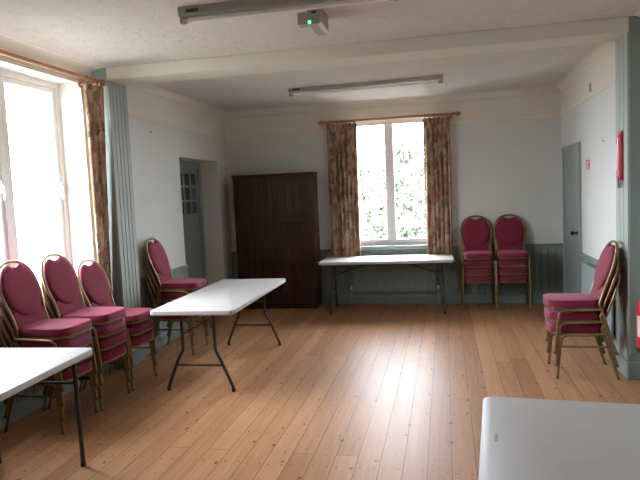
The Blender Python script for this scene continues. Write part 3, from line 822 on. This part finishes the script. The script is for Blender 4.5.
def table(loc, rz, bowed, label, L=1.83, W=.76, H=.74, marks=(), mat='plastic'):
    o = tag(empty('folding_table', (loc[0], loc[1], 0), rz), label, 'table', 'white folding tables')
    th = .044
    bm = BM(); slab(bm, W, L, .045, H-th, H); top = obj('tabletop', bm, mat, o, smooth=True, angle=30)
    for mx, my in marks: boxes('moulded_mark', [(mx-.006, mx+.006, my-.035, my+.035, H-.001, H+.0012)], 'mark', top)
    bm = BM()
    for s in (-1, 1): box(bm, s*(W/2-.075)-.012, s*(W/2-.075)+.012, -L/2+.10, L/2-.10, H-th-.022, H-th+.002)
    obj('side_rail', bm, 'steel', o)
    zt = H-th-.006
    for s in (-1, 1):
        ye = s*(L/2-.15); yf = s*(L/2-.14)
        for k in (-1, 1):
            if bowed:
                pts = [(k*.150, ye, zt), (k*.150, ye, .40), (k*.158, ye, .35), (k*.20, yf, .27), (k*.285, yf, .07), (k*.298, yf, .035), (k*.300, yf, .006)]
                pts = smooth_path(pts, 4)
            else:
                pts = [(k*(W/2-.062), ye, zt), (k*(W/2-.058), yf, .006)]
            bm = BM(); tube(bm, pts, .0145, 12); lg = obj('leg', bm, 'steel', o, smooth=True)
            e = pts[-1]; bm = BM(); tube(bm, [(e[0], e[1], 0), (e[0], e[1], .03)], .0175, 12); obj('foot_cap', bm, 'rubber', lg, smooth=True)
        if bowed:
            bm = BM(); tube(bm, [(-.218, yf, .232), (.218, yf, .232)], .0105, 10); obj('crossbar', bm, 'steel', o, smooth=True)
            bm = BM(); yb = s*(L/2-.74)
            tube(bm, [(-.15, ye, .50), (-.02, (ye*.62+yb*.38), .568), (0, (ye*.56+yb*.44), .583)], .007, 8)
            tube(bm, [(.15, ye, .50), (.02, (ye*.62+yb*.38), .568), (0, (ye*.56+yb*.44), .583)], .007, 8)
            tube(bm, [(0, ye*.56+yb*.44, .583), (0, yb, zt)], .0085, 8); obj('brace', bm, 'steel', o, smooth=True)
            bm = BM(); tube(bm, [(-.36+.06, ye, zt), (.36-.06, ye, zt)], .012, 8); obj('pivot_bar', bm, 'steel', o, smooth=True)
        else:
            hw = W/2-.062
            bm = BM(); tube(bm, [(-hw, ye, zt), (hw, ye, zt)], .012, 8); obj('pivot_bar', bm, 'steel', o, smooth=True)
            bm = BM(); tube(bm, [(-hw, ye, .55), (hw, ye, .55)], .0105, 8); obj('crossbar', bm, 'steel', o, smooth=True)
            bm = BM(); yb = s*(L/2-.62)
            tube(bm, [(0, ye, .55), (0, ye*.5+yb*.5, .62), (0, yb, zt)], .0085, 8); obj('brace', bm, 'steel', o, smooth=True)
    return o
table((-2.149, 5.50), R(.95), True, 'white folding table with bowed dark legs standing free in the middle of the floor')
table((-.82, 8.249), R(91.4), True, 'long white folding table placed in front of the window and radiator')
table((-2.582, 2.478), R(3), False, W=.72, label= 'white folding table with straight leg beside the stacked chairs at the bright window', marks=((.27, .77),))
table((.450, 1.738), R(-4.6), False, 'greyish folding table top reaching into the picture, nothing but floor beside it', marks=((-.325, .46),))

# ------------------------------------------------------------------ outside
struct(boxes('ground', [(-60, 60, -60, 80, -.9, -.6)], 'grass'))
def bush(name, loc, rx, ry, h, n, leaf, seed, mat, label, cat, trunk=.05, zl=.0):
    r = random.Random(seed); o = tag(empty(name, loc), label, cat, 'greenery outside the window')
    bm = BM(); tube(bm, smooth_path([(0, 0, 0), (.05, .03, h*.3), (-.04, .02, h*.6), (0, 0, h*.85)], 4), [trunk*(1-.7*i/12) for i in range(13)], 8)
    for k in range(9):
        a = r.uniform(0, 2*PI); z = r.uniform(.25, .6)*h; rr = r.uniform(.5, .85)
        tube(bm, smooth_path([(0, 0, z), (rx*rr*.5*math.cos(a), ry*rr*.5*math.sin(a), z+.12*h), (rx*rr*math.cos(a), ry*rr*math.sin(a), z+.25*h)], 3), trunk*.25, 5)
    obj('trunk', bm, 'bark', o, smooth=True)
    bm = BM(); cl = []
    for _ in range(26):
        while True:
            p = Vector((r.uniform(-1, 1), r.uniform(-1, 1), r.uniform(-1, 1)))
            if p.length < 1: break
        cl.append((Vector((p.x*rx, p.y*ry, zl+(h-zl)*(.5+.5*p.z))), r.uniform(.25, .5)))
    for _ in range(n):
        c, s = r.choice(cl); d = Vector((r.gauss(0, 1), r.gauss(0, 1), r.gauss(0, 1))).normalized()
        p = c+d*s*rx*.62*r.uniform(.6, 1)
        if p.z < .02: continue
        q = Matrix.Rotation(r.uniform(0, 6.28), 3, 'Z') @ Matrix.Rotation(r.uniform(-1.1, 1.1), 3, 'X') @ Matrix.Rotation(r.uniform(-.6, .6), 3, 'Y')
        l = leaf*r.uniform(.6, 1.3)
        v = [bm.verts.new(p+q @ Vector(u)) for u in ((0, -l, 0), (l*.42, -l*.1, l*.1), (0, l, -l*.1), (-l*.42, -l*.1, l*.1))]
        bm.faces.new((v[0], v[1], v[2])); bm.faces.new((v[0], v[2], v[3]))
    obj('foliage', bm, mat, o)
bush('shrub', (-3.6, 15.5, -.6), 1.5, 1.1, 3.6, 9000, .11, 1, 'leaf1', 'dark leafy shrub outside, behind the upper pane next to the cupboard-side curtain', 'shrub')
bush('shrub', (-1.0, 17.6, -.6), 1.7, 1.1, 3.7, 9000, .11, 2, 'leaf2', 'pale green shrub outside, seen through the other pane of the curtained window', 'shrub')
bush('shrub', (-2.0, 12.2, -.6), 1.0, .8, 1.9, 6000, .08, 3, 'leaf2', 'low pale bush outside, seen at the foot of the curtained window', 'shrub')
bush('tree', (-6.2, 25.5, -.6), 3.0, 2.4, 5.2, 7000, .2, 4, 'leaf1', 'taller tree outside, rising behind the shrubs beyond the curtained window', 'tree', .14, 1.4)
def hedge():
    r = random.Random(11); x0, x1, y, h, d = -9, 4, 20.5, 3.55, .8
    o = tag(empty('hedge', ((x0+x1)/2, y, -.6)), 'long clipped pale hedge outside, the level line behind the shrubs beyond the window', 'hedge', 'greenery outside the window')
    bm = BM()
    for k in range(24): 
        x = x0+(x1-x0)*(k+.5)/24-(x0+x1)/2
        tube(bm, smooth_path([(x, 0, 0), (x+r.uniform(-.1, .1), r.uniform(-.1, .1), h*.5), (x+r.uniform(-.2, .2), 0, h*.9)], 3), .03, 5)
    st = obj('stem', bm, 'bark', o); st['kind'] = 'stuff'
    bm = BM()
    for _ in range(13000):
        p = Vector((r.uniform(x0, x1)-(x0+x1)/2, r.uniform(-d, d), h*r.random()**.8))
        q = Matrix.Rotation(r.uniform(0, 6.28), 3, 'Z') @ Matrix.Rotation(r.uniform(-1.1, 1.1), 3, 'X')
        l = .13*r.uniform(.6, 1.3)
        v = [bm.verts.new(p+q @ Vector(u)) for u in ((0, -l, 0), (l*.45, -l*.1, l*.1), (0, l, -l*.1), (-l*.45, -l*.1, l*.1))]
        bm.faces.new((v[0], v[1], v[2])); bm.faces.new((v[0], v[2], v[3]))
    obj('foliage', bm, 'leaf2', o)
hedge()

# ------------------------------------------------------------------ light
SKY = 49.0
w = bpy.data.worlds.new('overcast_sky'); scn.world = w; w.use_nodes = True
bg = w.node_tree.nodes['Background']; bg.inputs['Color'].default_value = (.89, .935, 1.04, 1); bg.inputs['Strength'].default_value = SKY
def portal(name, loc, rot, sx, sy):
    l = bpy.data.lights.new(name, 'AREA'); l.shape = 'RECTANGLE'; l.size = sx; l.size_y = sy
    l.cycles.is_portal = True
    o = bpy.data.objects.new(name, l); COL.objects.link(o); o.location = loc; o.rotation_euler = rot
for i, o in enumerate((W1,)):
    portal('sky_portal', (XN-TN-.02, (o[0]+o[1])/2, (o[2]+o[3])/2), (0, R(-90), 0), o[3]-o[2], o[1]-o[0])
portal('sky_portal', ((WB[0]+WB[1])/2, YB+T+.02, (WB[2]+WB[3])/2), (R(-90), 0, 0), WB[1]-WB[0], WB[3]-WB[2])

# ------------------------------------------------------------------ camera
cam = bpy.data.cameras.new('camera'); co = bpy.data.objects.new('camera', cam); COL.objects.link(co)
yaw, pit, rol, hgt, F = R(12.07), R(-4.46), R(-2.56), 1.676, 590
fwd = Vector((-math.sin(yaw)*math.cos(pit), math.cos(yaw)*math.cos(pit), math.sin(pit)))
rt = Vector((math.cos(yaw), math.sin(yaw), 0)); up = rt.cross(fwd)
r2 = math.cos(rol)*rt+math.sin(rol)*up; u2 = -math.sin(rol)*rt+math.cos(rol)*up
mw = Matrix((r2, u2, -fwd)).transposed().to_4x4(); mw.translation = (0, 0, hgt)
co.matrix_world = mw
cam.sensor_fit = 'HORIZONTAL'; cam.sensor_width = 36; cam.lens = F/640*36
cam.clip_start = .02
scn.camera = co
scn.view_settings.view_transform = 'Standard'; scn.view_settings.look = 'None'
scn.view_settings.exposure = 0.0; scn.view_settings.gamma = 1; scn.view_settings.use_curve_mapping = False
cy = scn.cycles
cy.use_denoising = True
cy.max_bounces = 10; cy.diffuse_bounces = 7; cy.transparent_max_bounces = 12
cy.sample_clamp_indirect = 6; cy.caustics_reflective = False; cy.caustics_refractive = False
